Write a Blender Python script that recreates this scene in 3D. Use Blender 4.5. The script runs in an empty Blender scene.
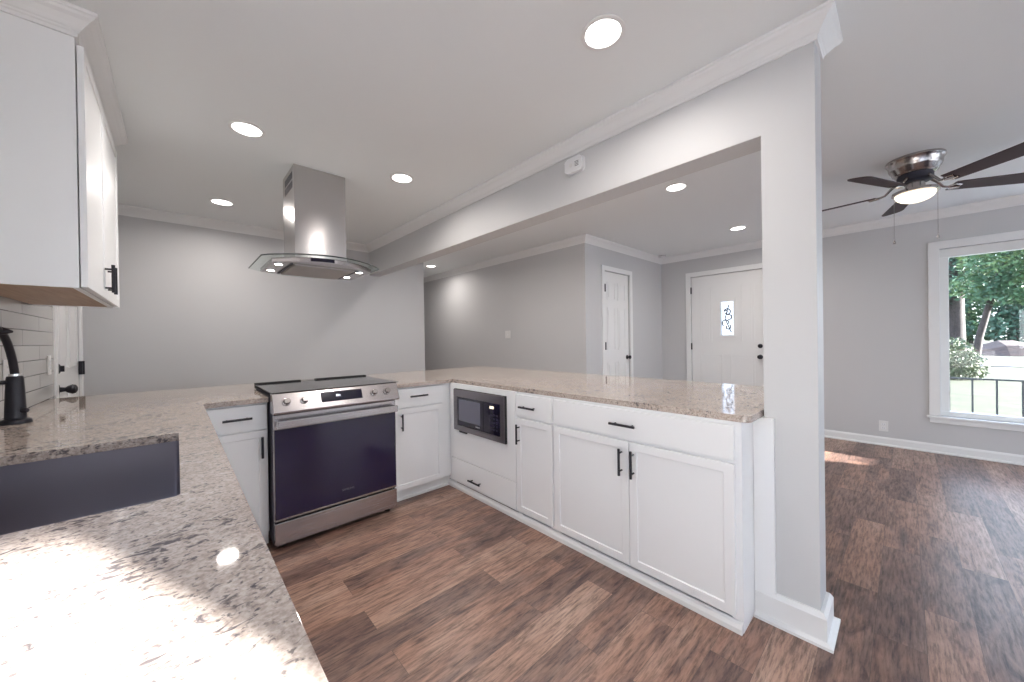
import bpy, bmesh, math, random
from mathutils import Vector, Matrix
random.seed(7)
PI = math.pi
sc = bpy.context.scene

# ------------------------------------------------------------------ camera
YAW, PIT, ROL, CAMH, FPX = math.radians(42.7317), math.radians(-0.238), math.radians(-0.8112), 1.2431, 363.35
F = Vector((math.sin(YAW)*math.cos(PIT), math.cos(YAW)*math.cos(PIT), math.sin(PIT)))
R0 = Vector((math.cos(YAW), -math.sin(YAW), 0)); U0 = R0.cross(F)
Rv = R0*math.cos(ROL)+U0*math.sin(ROL); Uv = -R0*math.sin(ROL)+U0*math.cos(ROL)
cd = bpy.data.cameras.new('camera'); cam = bpy.data.objects.new('camera', cd)
cd.sensor_width = 36; cd.lens = FPX/1024*36; cd.clip_start = 0.02; cd.clip_end = 500
M = Matrix((Rv, Uv, -F)).transposed().to_4x4(); M.translation = (0, 0, CAMH)
cam.matrix_world = M
sc.collection.objects.link(cam); sc.camera = cam

# ------------------------------------------------------------------ light
sc.view_settings.view_transform = 'Standard'; sc.view_settings.look = 'None'
sc.view_settings.exposure = 0.17; sc.view_settings.gamma = 1.0
sc.view_settings.use_curve_mapping = False
sc.cycles.diffuse_bounces = 8; sc.cycles.max_bounces = 14; sc.cycles.glossy_bounces = 6
sc.cycles.transmission_bounces = 8; sc.cycles.sample_clamp_indirect = 6.0
LAMP = 8.5            # watts of a recessed lamp
SKY = 5.4             # sky radiance
SUN = 70.0

w = bpy.data.worlds.new('world'); sc.world = w; w.use_nodes = True
nt = w.node_tree; nt.nodes.clear()
out = nt.nodes.new('ShaderNodeOutputWorld'); bg = nt.nodes.new('ShaderNodeBackground')
tc = nt.nodes.new('ShaderNodeTexCoord'); sx = nt.nodes.new('ShaderNodeSeparateXYZ'); cr = nt.nodes.new('ShaderNodeValToRGB')
nt.links.new(tc.outputs['Generated'], sx.inputs[0]); nt.links.new(sx.outputs['Z'], cr.inputs[0])
cr.color_ramp.elements[0].position = 0.0; cr.color_ramp.elements[0].color = (0.88, 0.94, 1.0, 1)
cr.color_ramp.elements[1].position = 0.8; cr.color_ramp.elements[1].color = (0.50, 0.68, 1.0, 1)
nt.links.new(cr.outputs[0], bg.inputs['Color']); bg.inputs['Strength'].default_value = SKY
nt.links.new(bg.outputs[0], out.inputs[0])

sl = bpy.data.lights.new('sun', 'SUN'); sl.energy = SUN; sl.angle = math.radians(0.53); sl.color = (1.0, 0.985, 0.96)
so = bpy.data.objects.new('sun', sl); sc.collection.objects.link(so)
so.rotation_euler = Vector((-0.371*0.977, 0.928*0.977, -0.210)).to_track_quat('-Z', 'Y').to_euler()

def portal(name, loc, rot, sxx, syy):
    l = bpy.data.lights.new(name, 'AREA'); l.shape = 'RECTANGLE'; l.size = sxx; l.size_y = syy
    l.cycles.is_portal = True
    o = bpy.data.objects.new(name, l); o.location = loc; o.rotation_euler = rot; sc.collection.objects.link(o)
portal('portal_front', (5.87, -1.65, 1.25), (0, PI/2, 0), 1.7, 2.8)
portal('portal_rear', (1.45, -4.06, 1.70), (PI/2, 0, 0), 1.0, .90)
portal('portal_living', (3.875, -4.06, 1.25), (PI/2, 0, 0), 3.05, 1.9)
portal('portal_rear_low', (.08, -4.06, 1.0), (PI/2, 0, 0), 1.15, 1.5)
portal('portal_side_large', (-0.66, -2.55, 1.0), (0, -PI/2, 0), 1.5, 2.1)
portal('portal_side', (-0.66, .85, 1.52), (0, -PI/2, 0), .85, .85)

# ------------------------------------------------------------------ materials
MATS = {}
def mat(name, col, rough=0.5, metal=0.0, **k):
    m = bpy.data.materials.new(name); m.use_nodes = True
    b = m.node_tree.nodes['Principled BSDF']
    b.inputs['Base Color'].default_value = (*col, 1); b.inputs['Roughness'].default_value = rough
    b.inputs['Metallic'].default_value = metal
    for kk, v in k.items():
        b.inputs[kk.replace('_', ' ')].default_value = v
    MATS[name] = m
    return m
def emis(name, col, s):
    m = mat(name, (0.9, 0.9, 0.9), 0.4)
    b = m.node_tree.nodes['Principled BSDF']
    b.inputs['Emission Color'].default_value = (*col, 1); b.inputs['Emission Strength'].default_value = s
    return m
class NB:
    """small node helper"""
    def __init__(s, m): s.t = m.node_tree; s.b = s.t.nodes['Principled BSDF']
    def n(s, kind, **k):
        x = s.t.nodes.new('ShaderNode'+kind)
        for a, v in k.items():
            if a in x.inputs: x.inputs[a].default_value = v
            else: setattr(x, a, v)
        return x
    def l(s, a, b): s.t.links.new(a, b)
    def ramp(s, fac, stops, interp='LINEAR'):
        r = s.n('ValToRGB'); e = r.color_ramp.elements; r.color_ramp.interpolation = interp
        while len(e) < len(stops): e.new(0.5)
        for q, (p, c) in zip(e, stops):
            q.position = p; q.color = (*c, 1) if len(c) == 3 else c
        s.l(fac, r.inputs[0]); return r.outputs[0]
    def mix(s, fac, a, b, mode='MIX'):
        x = s.n('Mix', data_type='RGBA', blend_type=mode)
        if isinstance(fac, (int, float)): x.inputs[0].default_value = fac
        else: s.l(fac, x.inputs[0])
        for v, i in ((a, 6), (b, 7)):
            if isinstance(v, tuple): x.inputs[i].default_value = (*v, 1)
            else: s.l(v, x.inputs[i])
        return x.outputs[2]
    def mapping(s, vec, scale=(1, 1, 1), rot=(0, 0, 0), loc=(0, 0, 0)):
        x = s.n('Mapping'); x.inputs['Scale'].default_value = scale; x.inputs['Rotation'].default_value = rot
        x.inputs['Location'].default_value = loc; s.l(vec, x.inputs[0]); return x.outputs[0]

def paint(name, col, rough=0.55, bump=0.04):
    m = mat(name, col, rough); q = NB(m)
    g = q.n('NewGeometry'); nz = q.n('TexNoise', Scale=220.0, Detail=3.0)
    q.l(g.outputs['Position'], nz.inputs['Vector'])
    bp = q.n('Bump', Strength=bump, Distance=0.002); q.l(nz.outputs['Fac'], bp.inputs['Height'])
    q.l(bp.outputs[0], q.b.inputs['Normal'])
    return m
wall_m = paint('wall_paint', (0.56, 0.556, 0.56), 0.6)
ceil_m = paint('ceiling_paint', (0.81, 0.835, 0.84), 0.75)
trim_m = paint('trim_paint', (0.80, 0.80, 0.795), 0.35, 0.0)
beam_m = paint('header_paint', (0.575, 0.575, 0.58), 0.5)
cab_m = paint('cabinet_paint', (0.87, 0.875, 0.88), 0.35, 0.0)
dark_gap = mat('dark_gap', (0.03, 0.03, 0.045), 0.6)
black_m = mat('matte_black', (0.018, 0.017, 0.024), 0.42, 0.3)
rubber_m = mat('black_rubber', (0.02, 0.02, 0.02), 0.8)
plastic_m = mat('white_plastic', (0.78, 0.78, 0.79), 0.4)
plate_m = mat('ivory_plastic', (0.74, 0.73, 0.72), 0.4)
slot_m = mat('slot_shadow', (0.12, 0.12, 0.12), 0.6)
oven_m = mat('oven_glass', (0.012, 0.008, 0.035), 0.06, 0.0, Specular_IOR_Level=0.6)
disp_m = mat('display_glass', (0.008, 0.006, 0.02), 0.08)
cook_m = mat('cooktop_glass', (0.02, 0.018, 0.02), 0.11, 0.0, Specular_IOR_Level=0.75)
mwin_m = mat('microwave_window', (0.10, 0.10, 0.14), 0.12, 0.0, Specular_IOR_Level=0.7)
glowdig_m = emis('clock_glow', (0.8, 0.85, 1.0), 0.8)
glowmw_m = emis('microwave_clock_glow', (1.0, 0.82, 0.55), 0.8)
logo_m = mat('logo_grey', (0.12, 0.12, 0.16), 0.4)
lens_m = emis('lamp_lens', (1.0, 0.95, 0.90), 6.0)
hoodlens_m = emis('hood_lamp_lens', (1.0, 0.95, 0.85), 30.0)
fanlens_m = emis('fan_glass_glow', (1.0, 0.86, 0.64), 1.5)
nickel_m = mat('brushed_nickel', (0.42, 0.39, 0.38), 0.22, 1.0)
chrome_m = mat('chrome', (0.75, 0.75, 0.76), 0.12, 1.0)
grate_m = mat('hood_filter', (0.42, 0.39, 0.37), 0.5, 0.6)
blade_m = mat('fan_blade_wood', (0.060, 0.040, 0.046), 0.6, 0, Specular_IOR_Level=0.25)
asphalt_m = mat('asphalt', (0.06, 0.06, 0.075), 0.9)
concrete_m = mat('porch_concrete', (0.42, 0.41, 0.40), 0.9)
rail_m = mat('railing_black', (0.05, 0.055, 0.055), 0.5)
def clear_glass(name, tint, refl):
    m = mat(name, tint, 0.0); t = m.node_tree; t.nodes.remove(t.nodes['Principled BSDF'])
    tr = t.nodes.new('ShaderNodeBsdfTransparent'); gl = t.nodes.new('ShaderNodeBsdfGlossy'); mx = t.nodes.new('ShaderNodeMixShader'); fr = t.nodes.new('ShaderNodeFresnel')
    mx.inputs[0].default_value = refl; t.nodes.remove(fr); tr.inputs[0].default_value = (*tint, 1); gl.inputs['Roughness'].default_value = 0.01
    t.links.new(tr.outputs[0], mx.inputs[1]); t.links.new(gl.outputs[0], mx.inputs[2])
    t.links.new(mx.outputs[0], t.nodes['Material Output'].inputs[0]); return m
pane_m = clear_glass('window_glass', (.98, .985, .985), .035)

def steel(name, col, rough, axis):
    m = mat(name, col, rough, 1.0); q = NB(m)
    g = q.n('NewGeometry')
    s = [1100, 1100, 1100]; s[axis] = 3
    nz = q.n('TexNoise', Scale=1.0, Detail=2.0); q.l(q.mapping(g.outputs['Position'], tuple(s)), nz.inputs['Vector'])
    if axis == 2:
        tg = q.n('Tangent', direction_type='RADIAL', axis='Z'); q.l(tg.outputs[0], q.b.inputs['Tangent']); q.b.inputs['Anisotropic'].default_value = 0.8; q.b.inputs['Anisotropic Rotation'].default_value = 0.25
    q.l(q.ramp(nz.outputs['Fac'], [(0.3, (rough-.025,)*3), (0.7, (rough+.025,)*3)]), q.b.inputs['Roughness'])
    return m
steel_m = steel('stainless_steel', (0.47, 0.44, 0.44), 0.25, 0)
steelv_m = steel('stainless_steel_vertical', (0.50, 0.475, 0.465), 0.20, 2)
sinkst_m = mat('sink_steel', (0.24, 0.225, 0.265), 0.36, 0.8)
dsteel_m = mat('dark_stainless', (0.24, 0.22, 0.24), 0.30, 0.95)

def make_floor():
    m = mat('vinyl_plank', (0.2, 0.13, 0.1), 0.32); q = NB(m)
    g = q.n('NewGeometry'); P = g.outputs['Position']
    br = q.n('TexBrick', offset=0.37, offset_frequency=2, squash=1.0)
    for k, v in (('Scale', 1.0), ('Brick Width', 0.92), ('Row Height', 0.146), ('Mortar Size', 0.0008), ('Mortar Smooth', 0.1), ('Bias', 0.0)):
        br.inputs[k].default_value = v
    br.inputs['Color1'].default_value = (0, 0, 0, 1); br.inputs['Color2'].default_value = (1, 1, 1, 1); br.inputs['Mortar'].default_value = (0.5, 0.5, 0.5, 1)
    q.l(q.mapping(P, (1, 1, 1), (0, 0, 0), (0.3, 0.05, 0)), br.inputs['Vector'])
    rnd = q.n('SeparateColor'); q.l(br.outputs['Color'], rnd.inputs[0])
    # finer strips inside each plank
    sh = q.n('CombineXYZ')
    mm = q.n('Math', operation='MULTIPLY'); q.l(rnd.outputs[0], mm.inputs[0]); mm.inputs[1].default_value = 37.0
    q.l(mm.outputs[0], sh.inputs[0]); q.l(mm.outputs[0], sh.inputs[2])
    va = q.n('VectorMath', operation='ADD'); q.l(P, va.inputs[0]); q.l(sh.outputs[0], va.inputs[1])
    big = q.n('TexNoise', Scale=1.0, Detail=4.0, Roughness=0.62); q.l(q.mapping(va.outputs[0], (1.7, 9.0, 1.0)), big.inputs['Vector'])
    fine = q.n('TexNoise', Scale=1.0, Detail=6.0, Roughness=0.7); q.l(q.mapping(va.outputs[0], (9.0, 85.0, 1.0)), fine.inputs['Vector'])
    knot = q.n('TexNoise', Scale=1.0, Detail=5.0, Roughness=0.65, Distortion=0.8); q.l(q.mapping(va.outputs[0], (5.0, 17.0, 1.0)), knot.inputs['Vector'])
    # tone = plank random + noise
    a = q.n('Math', operation='MULTIPLY_ADD'); q.l(rnd.outputs[0], a.inputs[0]); a.inputs[1].default_value = 0.42
    b = q.n('Math', operation='MULTIPLY'); q.l(big.outputs['Fac'], b.inputs[0]); b.inputs[1].default_value = 0.75
    q.l(b.outputs[0], a.inputs[2])
    col = q.ramp(a.outputs[0], [(0.24, (0.070, 0.042, 0.040)), (0.38, (0.145, 0.082, 0.066)), (0.50, (0.165, 0.112, 0.100)),
                                (0.62, (0.315, 0.185, 0.135)), (0.76, (0.40, 0.27, 0.21)), (0.88, (0.50, 0.37, 0.30))])
    grey = q.ramp(knot.outputs['Fac'], [(0.38, (0.0,)*3), (0.60, (1.0,)*3)])
    col = q.mix(0.28, col, q.mix(grey, (0.085, 0.058, 0.060), (0.40, 0.28, 0.225)))
    fr = q.ramp(fine.outputs['Fac'], [(0.36, (0.40,)*3), (0.52, (1.0,)*3), (0.70, (1.32,)*3)])
    col = q.mix(1.0, col, fr, 'MULTIPLY')
    kn = q.ramp(knot.outputs['Fac'], [(0.28, (0.38, 0.34, 0.34)), (0.42, (1, 1, 1))])
    col = q.mix(0.85, col, kn, 'MULTIPLY')
    col = q.mix(1.0, col, (0.88, 0.80, 0.76), 'MULTIPLY')
    col = q.mix(br.outputs['Fac'], col, (0.07, 0.048, 0.042))
    q.l(col, q.b.inputs['Base Color'])
    q.l(q.ramp(fine.outputs['Fac'], [(0.3, (0.42,)*3), (0.7, (0.30,)*3)]), q.b.inputs['Roughness'])
    bp = q.n('Bump', Strength=0.25, Distance=0.001); q.l(fine.outputs['Fac'], bp.inputs['Height']); q.l(bp.outputs[0], q.b.inputs['Normal'])
    return m
floor_m = make_floor()

def make_granite():
    m = mat('granite', (0.6, 0.56, 0.52), 0.045, 0.0, Specular_IOR_Level=0.55); q = NB(m)
    g = q.n('NewGeometry'); P = g.outputs['Position']
    cloud = q.n('TexNoise', Scale=7.0, Detail=4.0, Roughness=0.6); q.l(P, cloud.inputs['Vector'])
    med = q.n('TexNoise', Scale=42.0, Detail=4.0, Roughness=0.65); q.l(P, med.inputs['Vector'])
    grain = q.n('TexNoise', Scale=160.0, Detail=2.0); q.l(P, grain.inputs['Vector'])
    base = q.ramp(med.outputs['Fac'], [(0.30, (0.26, 0.22, 0.20)), (0.43, (0.46, 0.40, 0.365)), (0.57, (0.55, 0.495, 0.455)), (0.72, (0.66, 0.63, 0.60))])
    base = q.mix(q.ramp(cloud.outputs['Fac'], [(0.42, (0.0,)*3), (0.68, (0.7,)*3)]), base, (0.42, 0.355, 0.315))
    base = q.mix(0.35, base, q.ramp(grain.outputs['Fac'], [(0.35, (0.24, 0.21, 0.20)), (0.62, (0.72, 0.68, 0.65))]))
    # dark elongated mineral flecks, clustered
    st = q.mapping(P, (40, 66, 60), (0, 0, math.radians(-40)))
    fl = q.n('TexNoise', Scale=1.0, Detail=3.0, Roughness=0.6, Distortion=0.9); q.l(st, fl.inputs['Vector'])
    cl = q.n('TexNoise', Scale=5.5, Detail=3.0); q.l(P, cl.inputs['Vector'])
    ad = q.n('Math', operation='MULTIPLY_ADD'); q.l(cl.outputs['Fac'], ad.inputs[0]); ad.inputs[1].default_value = 0.42; q.l(fl.outputs['Fac'], ad.inputs[2])
    base = q.mix(q.ramp(ad.outputs[0], [(0.775, (0.0,)*3), (0.895, (0.9,)*3)]), base, (0.085, 0.08, 0.095))
    st2 = q.mapping(P, (118, 118, 118), (0.4, 0.2, 0.9))
    f2 = q.n('TexNoise', Scale=1.0, Detail=2.0); q.l(st2, f2.inputs['Vector'])
    base = q.mix(q.ramp(f2.outputs['Fac'], [(0.605, (0.0,)*3), (0.69, (0.75,)*3)]), base, (0.10, 0.095, 0.11))
    base = q.mix(1.0, base, (0.88, 0.82, 0.77), 'MULTIPLY')
    q.l(base, q.b.inputs['Base Color'])
    return m
granite_m = make_granite()

def make_tile():
    m = mat('subway_tile', (0.7, 0.7, 0.68), 0.18); q = NB(m)
    g = q.n('NewGeometry'); sp = q.n('SeparateXYZ'); q.l(g.outputs['Position'], sp.inputs[0])
    cb = q.n('CombineXYZ'); q.l(sp.outputs['Y'], cb.inputs[0]); q.l(sp.outputs['Z'], cb.inputs[1])
    br = q.n('TexBrick', offset=0.5, offset_frequency=2)
    for k, v in (('Scale', 1.0), ('Brick Width', 0.62), ('Row Height', 0.0828), ('Mortar Size', 0.0024), ('Mortar Smooth', 0.1)):
        br.inputs[k].default_value = v
    br.inputs['Color1'].default_value = (0.54, 0.53, 0.51, 1); br.inputs['Color2'].default_value = (0.57, 0.56, 0.54, 1)
    br.inputs['Mortar'].default_value = (0.17, 0.15, 0.15, 1)
    q.l(q.mapping(cb.outputs[0], (1, 1, 1), (0, 0, 0), (0.0, -0.005, 0)), br.inputs['Vector'])
    q.l(br.outputs['Color'], q.b.inputs['Base Color'])
    bp = q.n('Bump', Strength=0.4, Distance=0.002, invert=True); q.l(br.outputs['Fac'], bp.inputs['Height']); q.l(bp.outputs[0], q.b.inputs['Normal'])
    return m
tile_m = make_tile()

def make_maple():
    m = mat('maple_underside', (0.4, 0.27, 0.18), 0.5); q = NB(m)
    g = q.n('NewGeometry'); nz = q.n('TexNoise', Scale=1.0, Detail=4.0); q.l(q.mapping(g.outputs['Position'], (60, 4, 4)), nz.inputs['Vector'])
    q.l(q.ramp(nz.outputs['Fac'], [(0.3, (0.36, 0.235, 0.155)), (0.7, (0.46, 0.32, 0.22))]), q.b.inputs['Base Color'])
    return m
maple_m = make_maple()

def noisy(name, stops, scale, rough=0.9, detail=4.0):
    m = mat(name, stops[0][1], rough); q = NB(m)
    g = q.n('NewGeometry'); nz = q.n('TexNoise', Scale=scale, Detail=detail, Roughness=0.65); q.l(g.outputs['Position'], nz.inputs['Vector'])
    q.l(q.ramp(nz.outputs['Fac'], stops), q.b.inputs['Base Color']); return m
lawn_m = noisy('lawn_grass', [(0.3, (0.022, 0.028, 0.009)), (0.5, (0.036, 0.041, 0.016)), (0.72, (0.062, 0.060, 0.032))], 1.6)
mulch_m = noisy('mulch', [(0.3, (0.02, 0.011, 0.01)), (0.7, (0.085, 0.05, 0.04))], 2.5)
bark_m = noisy('bark', [(0.3, (0.016, 0.013, 0.013)), (0.7, (0.055, 0.044, 0.042))], 6.0)
leaf_m = noisy('tree_leaves', [(0.3, (0.03, 0.085, 0.06)), (0.5, (0.065, 0.15, 0.07)), (0.72, (0.22, 0.30, 0.10))], 0.9, 0.6)
leafd_m = noisy('evergreen_leaves', [(0.3, (0.025, 0.07, 0.06)), (0.6, (0.06, 0.14, 0.09)), (0.75, (0.12, 0.2, 0.1))], 0.8, 0.6)
bush_m = noisy('bush_leaves', [(0.3, (0.025, 0.05, 0.03)), (0.5, (0.07, 0.10, 0.05)), (0.72, (0.19, 0.20, 0.12))], 2.2, 0.6)
leaded_m = mat('leaded_glass', (0.50, 0.54, 0.60), 0.3, 0.0, Transmission_Weight=0.8, IOR=1.1)
came_m = mat('lead_came', (0.05, 0.05, 0.06), 0.5)
frost_m = mat('white_vinyl', (0.82, 0.82, 0.80), 0.4)

# ------------------------------------------------------------------ mesh helpers
class MB:
    def __init__(s): s.bm = bmesh.new()
    def box(s, a, b):
        x0, x1 = sorted((a[0], b[0])); y0, y1 = sorted((a[1], b[1])); z0, z1 = sorted((a[2], b[2]))
        v = [s.bm.verts.new(p) for p in ((x0,y0,z0),(x1,y0,z0),(x1,y1,z0),(x0,y1,z0),(x0,y0,z1),(x1,y0,z1),(x1,y1,z1),(x0,y1,z1))]
        for f in ((3,2,1,0),(4,5,6,7),(0,1,5,4),(1,2,6,5),(2,3,7,6),(3,0,4,7)): s.bm.faces.new([v[i] for i in f])
        return s
    def shaker(s, T, u0, u1, z0, z1, wb=0.001, wf=0.02, rail=0.058, depth=0.006):
        """slab with a recessed centre panel; T maps (u, out, z) to the world"""
        before = set(s.bm.faces)
        s.box(T(u0, wb, z0), T(u1, wf, z1))
        n = (Vector(T(0, 1, 0))-Vector(T(0, 0, 0)))
        fs = [f for f in s.bm.faces if f not in before]
        for f in fs: f.normal_update()
        fr = max(fs, key=lambda f: f.calc_center_median().dot(n))
        bmesh.ops.recalc_face_normals(s.bm, faces=fs)
        if rail:
            bmesh.ops.inset_individual(s.bm, faces=[fr], thickness=rail, depth=0)
            bmesh.ops.inset_individual(s.bm, faces=[fr], thickness=0.003, depth=-depth)
        return s
    def prism(s, outer, holes, plane, d0, d1):
        """outer/holes: 2D loops; plane 'xy','yz','xz'; extruded from d0 to d1 along the third axis"""
        def P(p, d):
            return {'xy': (p[0], p[1], d), 'yz': (d, p[0], p[1]), 'xz': (p[0], d, p[1])}[plane]
        rings = [outer]+list(holes)
        tmp = bmesh.new(); es = []
        for r in rings:
            vs = [tmp.verts.new(P(p, d0)) for p in r]
            for i in range(len(vs)): es.append(tmp.edges.new((vs[i], vs[(i+1) % len(vs)])))
        bmesh.ops.triangle_fill(tmp, use_beauty=True, use_dissolve=False, edges=es)
        tris = [[tuple(v.co) for v in f.verts] for f in tmp.faces]; tmp.free()
        ax = {'xy': 2, 'yz': 0, 'xz': 1}[plane]
        cache = {}
        def V(p):
            k = tuple(round(c, 6) for c in p)
            if k not in cache: cache[k] = s.bm.verts.new(p)
            return cache[k]
        def up(p): q = list(p); q[ax] = d1; return tuple(q)
        for t in tris:
            s.bm.faces.new([V(p) for p in t]); s.bm.faces.new([V(up(p)) for p in reversed(t)])
        for r in rings:
            for i in range(len(r)):
                a, b = P(r[i], d0), P(r[(i+1) % len(r)], d0)
                s.bm.faces.new([V(a), V(b), V(up(b)), V(up(a))])
        return s
    def cyl(s, p0, p1, r, r1=None, seg=20):
        p0, p1 = Vector(p0), Vector(p1); r1 = r if r1 is None else r1
        d = (p1-p0).normalized(); a = d.orthogonal().normalized(); b = d.cross(a)
        c0 = [s.bm.verts.new(p0+(a*math.cos(t)+b*math.sin(t))*r) for t in [2*PI*i/seg for i in range(seg)]]
        c1 = [s.bm.verts.new(p1+(a*math.cos(t)+b*math.sin(t))*r1) for t in [2*PI*i/seg for i in range(seg)]]
        for i in range(seg): s.bm.faces.new([c0[i], c0[(i+1) % seg], c1[(i+1) % seg], c1[i]])
        s.bm.faces.new(c0[::-1]); s.bm.faces.new(c1)
        return s
    def lathe(s, prof, c, seg=40, axis=(0, 0, 1)):
        """prof: (radius, height) along axis, open profile; ends at radius 0 close up"""
        ax = Vector(axis).normalized(); a = ax.orthogonal().normalized(); b = ax.cross(a); c = Vector(c)
        rows = []
        for r, h in prof:
            if r < 1e-6: rows.append([s.bm.verts.new(c+ax*h)])
            else: rows.append([s.bm.verts.new(c+ax*h+(a*math.cos(2*PI*i/seg)+b*math.sin(2*PI*i/seg))*r) for i in range(seg)])
        for p, q in zip(rows, rows[1:]):
            for i in range(seg):
                j = (i+1) % seg
                if len(p) == 1 and len(q) == 1: continue
                if len(p) == 1: s.bm.faces.new([p[0], q[j], q[i]])
                elif len(q) == 1: s.bm.faces.new([p[i], p[j], q[0]])
                else: s.bm.faces.new([p[i], p[j], q[j], q[i]])
        return s
    def tube(s, pts, r, seg=14, radii=None):
        pts = [Vector(p) for p in pts]; n = len(pts); rings = []
        prev = None
        for i, p in enumerate(pts):
            t = (pts[min(i+1, n-1)]-pts[max(i-1, 0)]).normalized()
            a = t.orthogonal().normalized() if prev is None else (prev-t*prev.dot(t)).normalized()
            prev = a; b = t.cross(a); rr = radii[i] if radii else r
            rings.append([s.bm.verts.new(p+(a*math.cos(2*PI*k/seg)+b*math.sin(2*PI*k/seg))*rr) for k in range(seg)])
        for p, q in zip(rings, rings[1:]):
            for k in range(seg): s.bm.faces.new([p[k], p[(k+1) % seg], q[(k+1) % seg], q[k]])
        s.bm.faces.new(rings[0][::-1]); s.bm.faces.new(rings[-1])
        return s
    def sweep(s, path, prof, ztop, closed=False):
        """trim profile (out, down) swept along a plan path; 'out' is to the LEFT of travel, corners mitred"""
        P = [Vector((p[0], p[1])) for p in path]; n = len(P); rows = []
        for i in range(n):
            d1 = (P[i]-P[i-1]).normalized() if (i > 0 or closed) else None
            d2 = (P[(i+1) % n]-P[i]).normalized() if (i < n-1 or closed) else None
            l = lambda d: Vector((-d.y, d.x))
            if d1 is None: m = l(d2)
            elif d2 is None: m = l(d1)
            else:
                m = l(d1)+l(d2); m = m/max(1e-6, m.dot(l(d1)))
            rows.append([s.bm.verts.new((P[i].x+m.x*o, P[i].y+m.y*o, ztop-h)) for o, h in prof])
        k = len(prof)
        for i in range(n if closed else n-1):
            p, q = rows[i], rows[(i+1) % n]
            for j in range(k): s.bm.faces.new([p[j], q[j], q[(j+1) % k], p[(j+1) % k]])
        if not closed:
            s.bm.faces.new(rows[0]); s.bm.faces.new(rows[-1][::-1])
        return s
    def build(s, name, m, parent=None, org=(0, 0, 0), bevel=0, smooth=False, seg=2):
        bmesh.ops.recalc_face_normals(s.bm, faces=s.bm.faces[:])
        me = bpy.data.meshes.new(name)
        bmesh.ops.translate(s.bm, verts=s.bm.verts[:], vec=-Vector(org))
        s.bm.to_mesh(me); s.bm.free()
        ms = m if isinstance(m, (list, tuple)) else [m]
        for x in ms: me.materials.append(x)
        o = bpy.data.objects.new(name, me); sc.collection.objects.link(o)
        if smooth:
            for p in me.polygons: p.use_smooth = True
            try: me.set_sharp_from_angle(angle=math.radians(38))
            except Exception: pass
        if bevel:
            b = o.modifiers.new('bevel', 'BEVEL'); b.width = bevel; b.segments = seg; b.limit_method = 'ANGLE'; b.angle_limit = math.radians(40)
        if parent is not None: o.parent = parent
        else: o.location = org
        return o

class Thing:
    def __init__(s, name, label, cat, loc=(0, 0, 0), group=None):
        s.o = bpy.data.objects.new(name, None); s.o.empty_display_size = 0.1
        sc.collection.objects.link(s.o); s.o.location = loc; s.loc = loc
        s.o['label'] = label; s.o['category'] = cat
        if group: s.o['group'] = group
    def part(s, name, mb, m, parent=None, label=None, **k):
        o = mb.build(name, m, parent or s.o, s.loc, **k)
        if label: o['label'] = label
        return o
def tag(o, label, cat, group=None, kind=None):
    o['label'] = label; o['category'] = cat
    if group: o['group'] = group
    if kind: o['kind'] = kind
    return o
def struct(name, mb, m, **k):
    o = mb.build(name, m, **k); o['kind'] = 'structure'; return o
class Struct(Thing):
    def __init__(s, name, loc=(0, 0, 0)):
        s.o = bpy.data.objects.new(name, None); sc.collection.objects.link(s.o); s.o.location = loc; s.loc = loc
        s.o['kind'] = 'structure'
def copy_tree(o, parent=None):
    c = o.copy(); sc.collection.objects.link(c)
    if parent: c.parent = parent
    for ch in o.children: copy_tree(ch, c)
    return c
def rect(a0, a1, b0, b1): return [(a0, b0), (a1, b0), (a1, b1), (a0, b1)]
def text_mesh(txt, size, depth=0.0006):
    cu = bpy.data.curves.new('txt', 'FONT'); cu.body = txt; cu.size = size; cu.extrude = depth; cu.align_x = 'CENTER'; cu.align_y = 'CENTER'
    o = bpy.data.objects.new('txt', cu); sc.collection.objects.link(o)
    dg = bpy.context.evaluated_depsgraph_get(); me = bpy.data.meshes.new_from_object(o.evaluated_get(dg))
    bpy.data.objects.remove(o); bpy.data.curves.remove(cu); return me
def lettering(txt, size, Mx, m, thing, parent):
    me = text_mesh(txt, size); me.transform(Mx); me.materials.clear(); me.materials.append(m)
    me.transform(Matrix.Translation(-Vector(thing.loc)))
    o = bpy.data.objects.new('lettering', me); sc.collection.objects.link(o); o.parent = parent; return o

# ------------------------------------------------------------------ room dimensions
ZC = 2.515
XL, YB, XBE = -0.593, 4.852, 2.713          # left wall, back wall, right end of back wall
XF, YC, XH = 5.808, 2.687, 3.733            # front (window) wall, closet wall, hall wall
XP0, XP1, YP0, YP1 = 1.905, 2.055, 0.240, 0.427   # post
ZBM = 2.125
YR = -4.0                                   # rear wall
YHE = 8.0
GZ0 = -.60

# floor and ceiling
struct('floor', MB().prism([(XL-.15, YR-.15), (XF+.15, YR-.15), (XF+.15, YHE+.15), (XL-.15, YHE+.15)], [], 'xy', -0.12, 0.0), floor_m)
struct('ceiling', MB().prism([(XL-.15, YR-.15), (XF+.15, YR-.15), (XF+.15, YHE+.15), (XL-.15, YHE+.15)], [], 'xy', ZC, ZC+.15), ceil_m)

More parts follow.
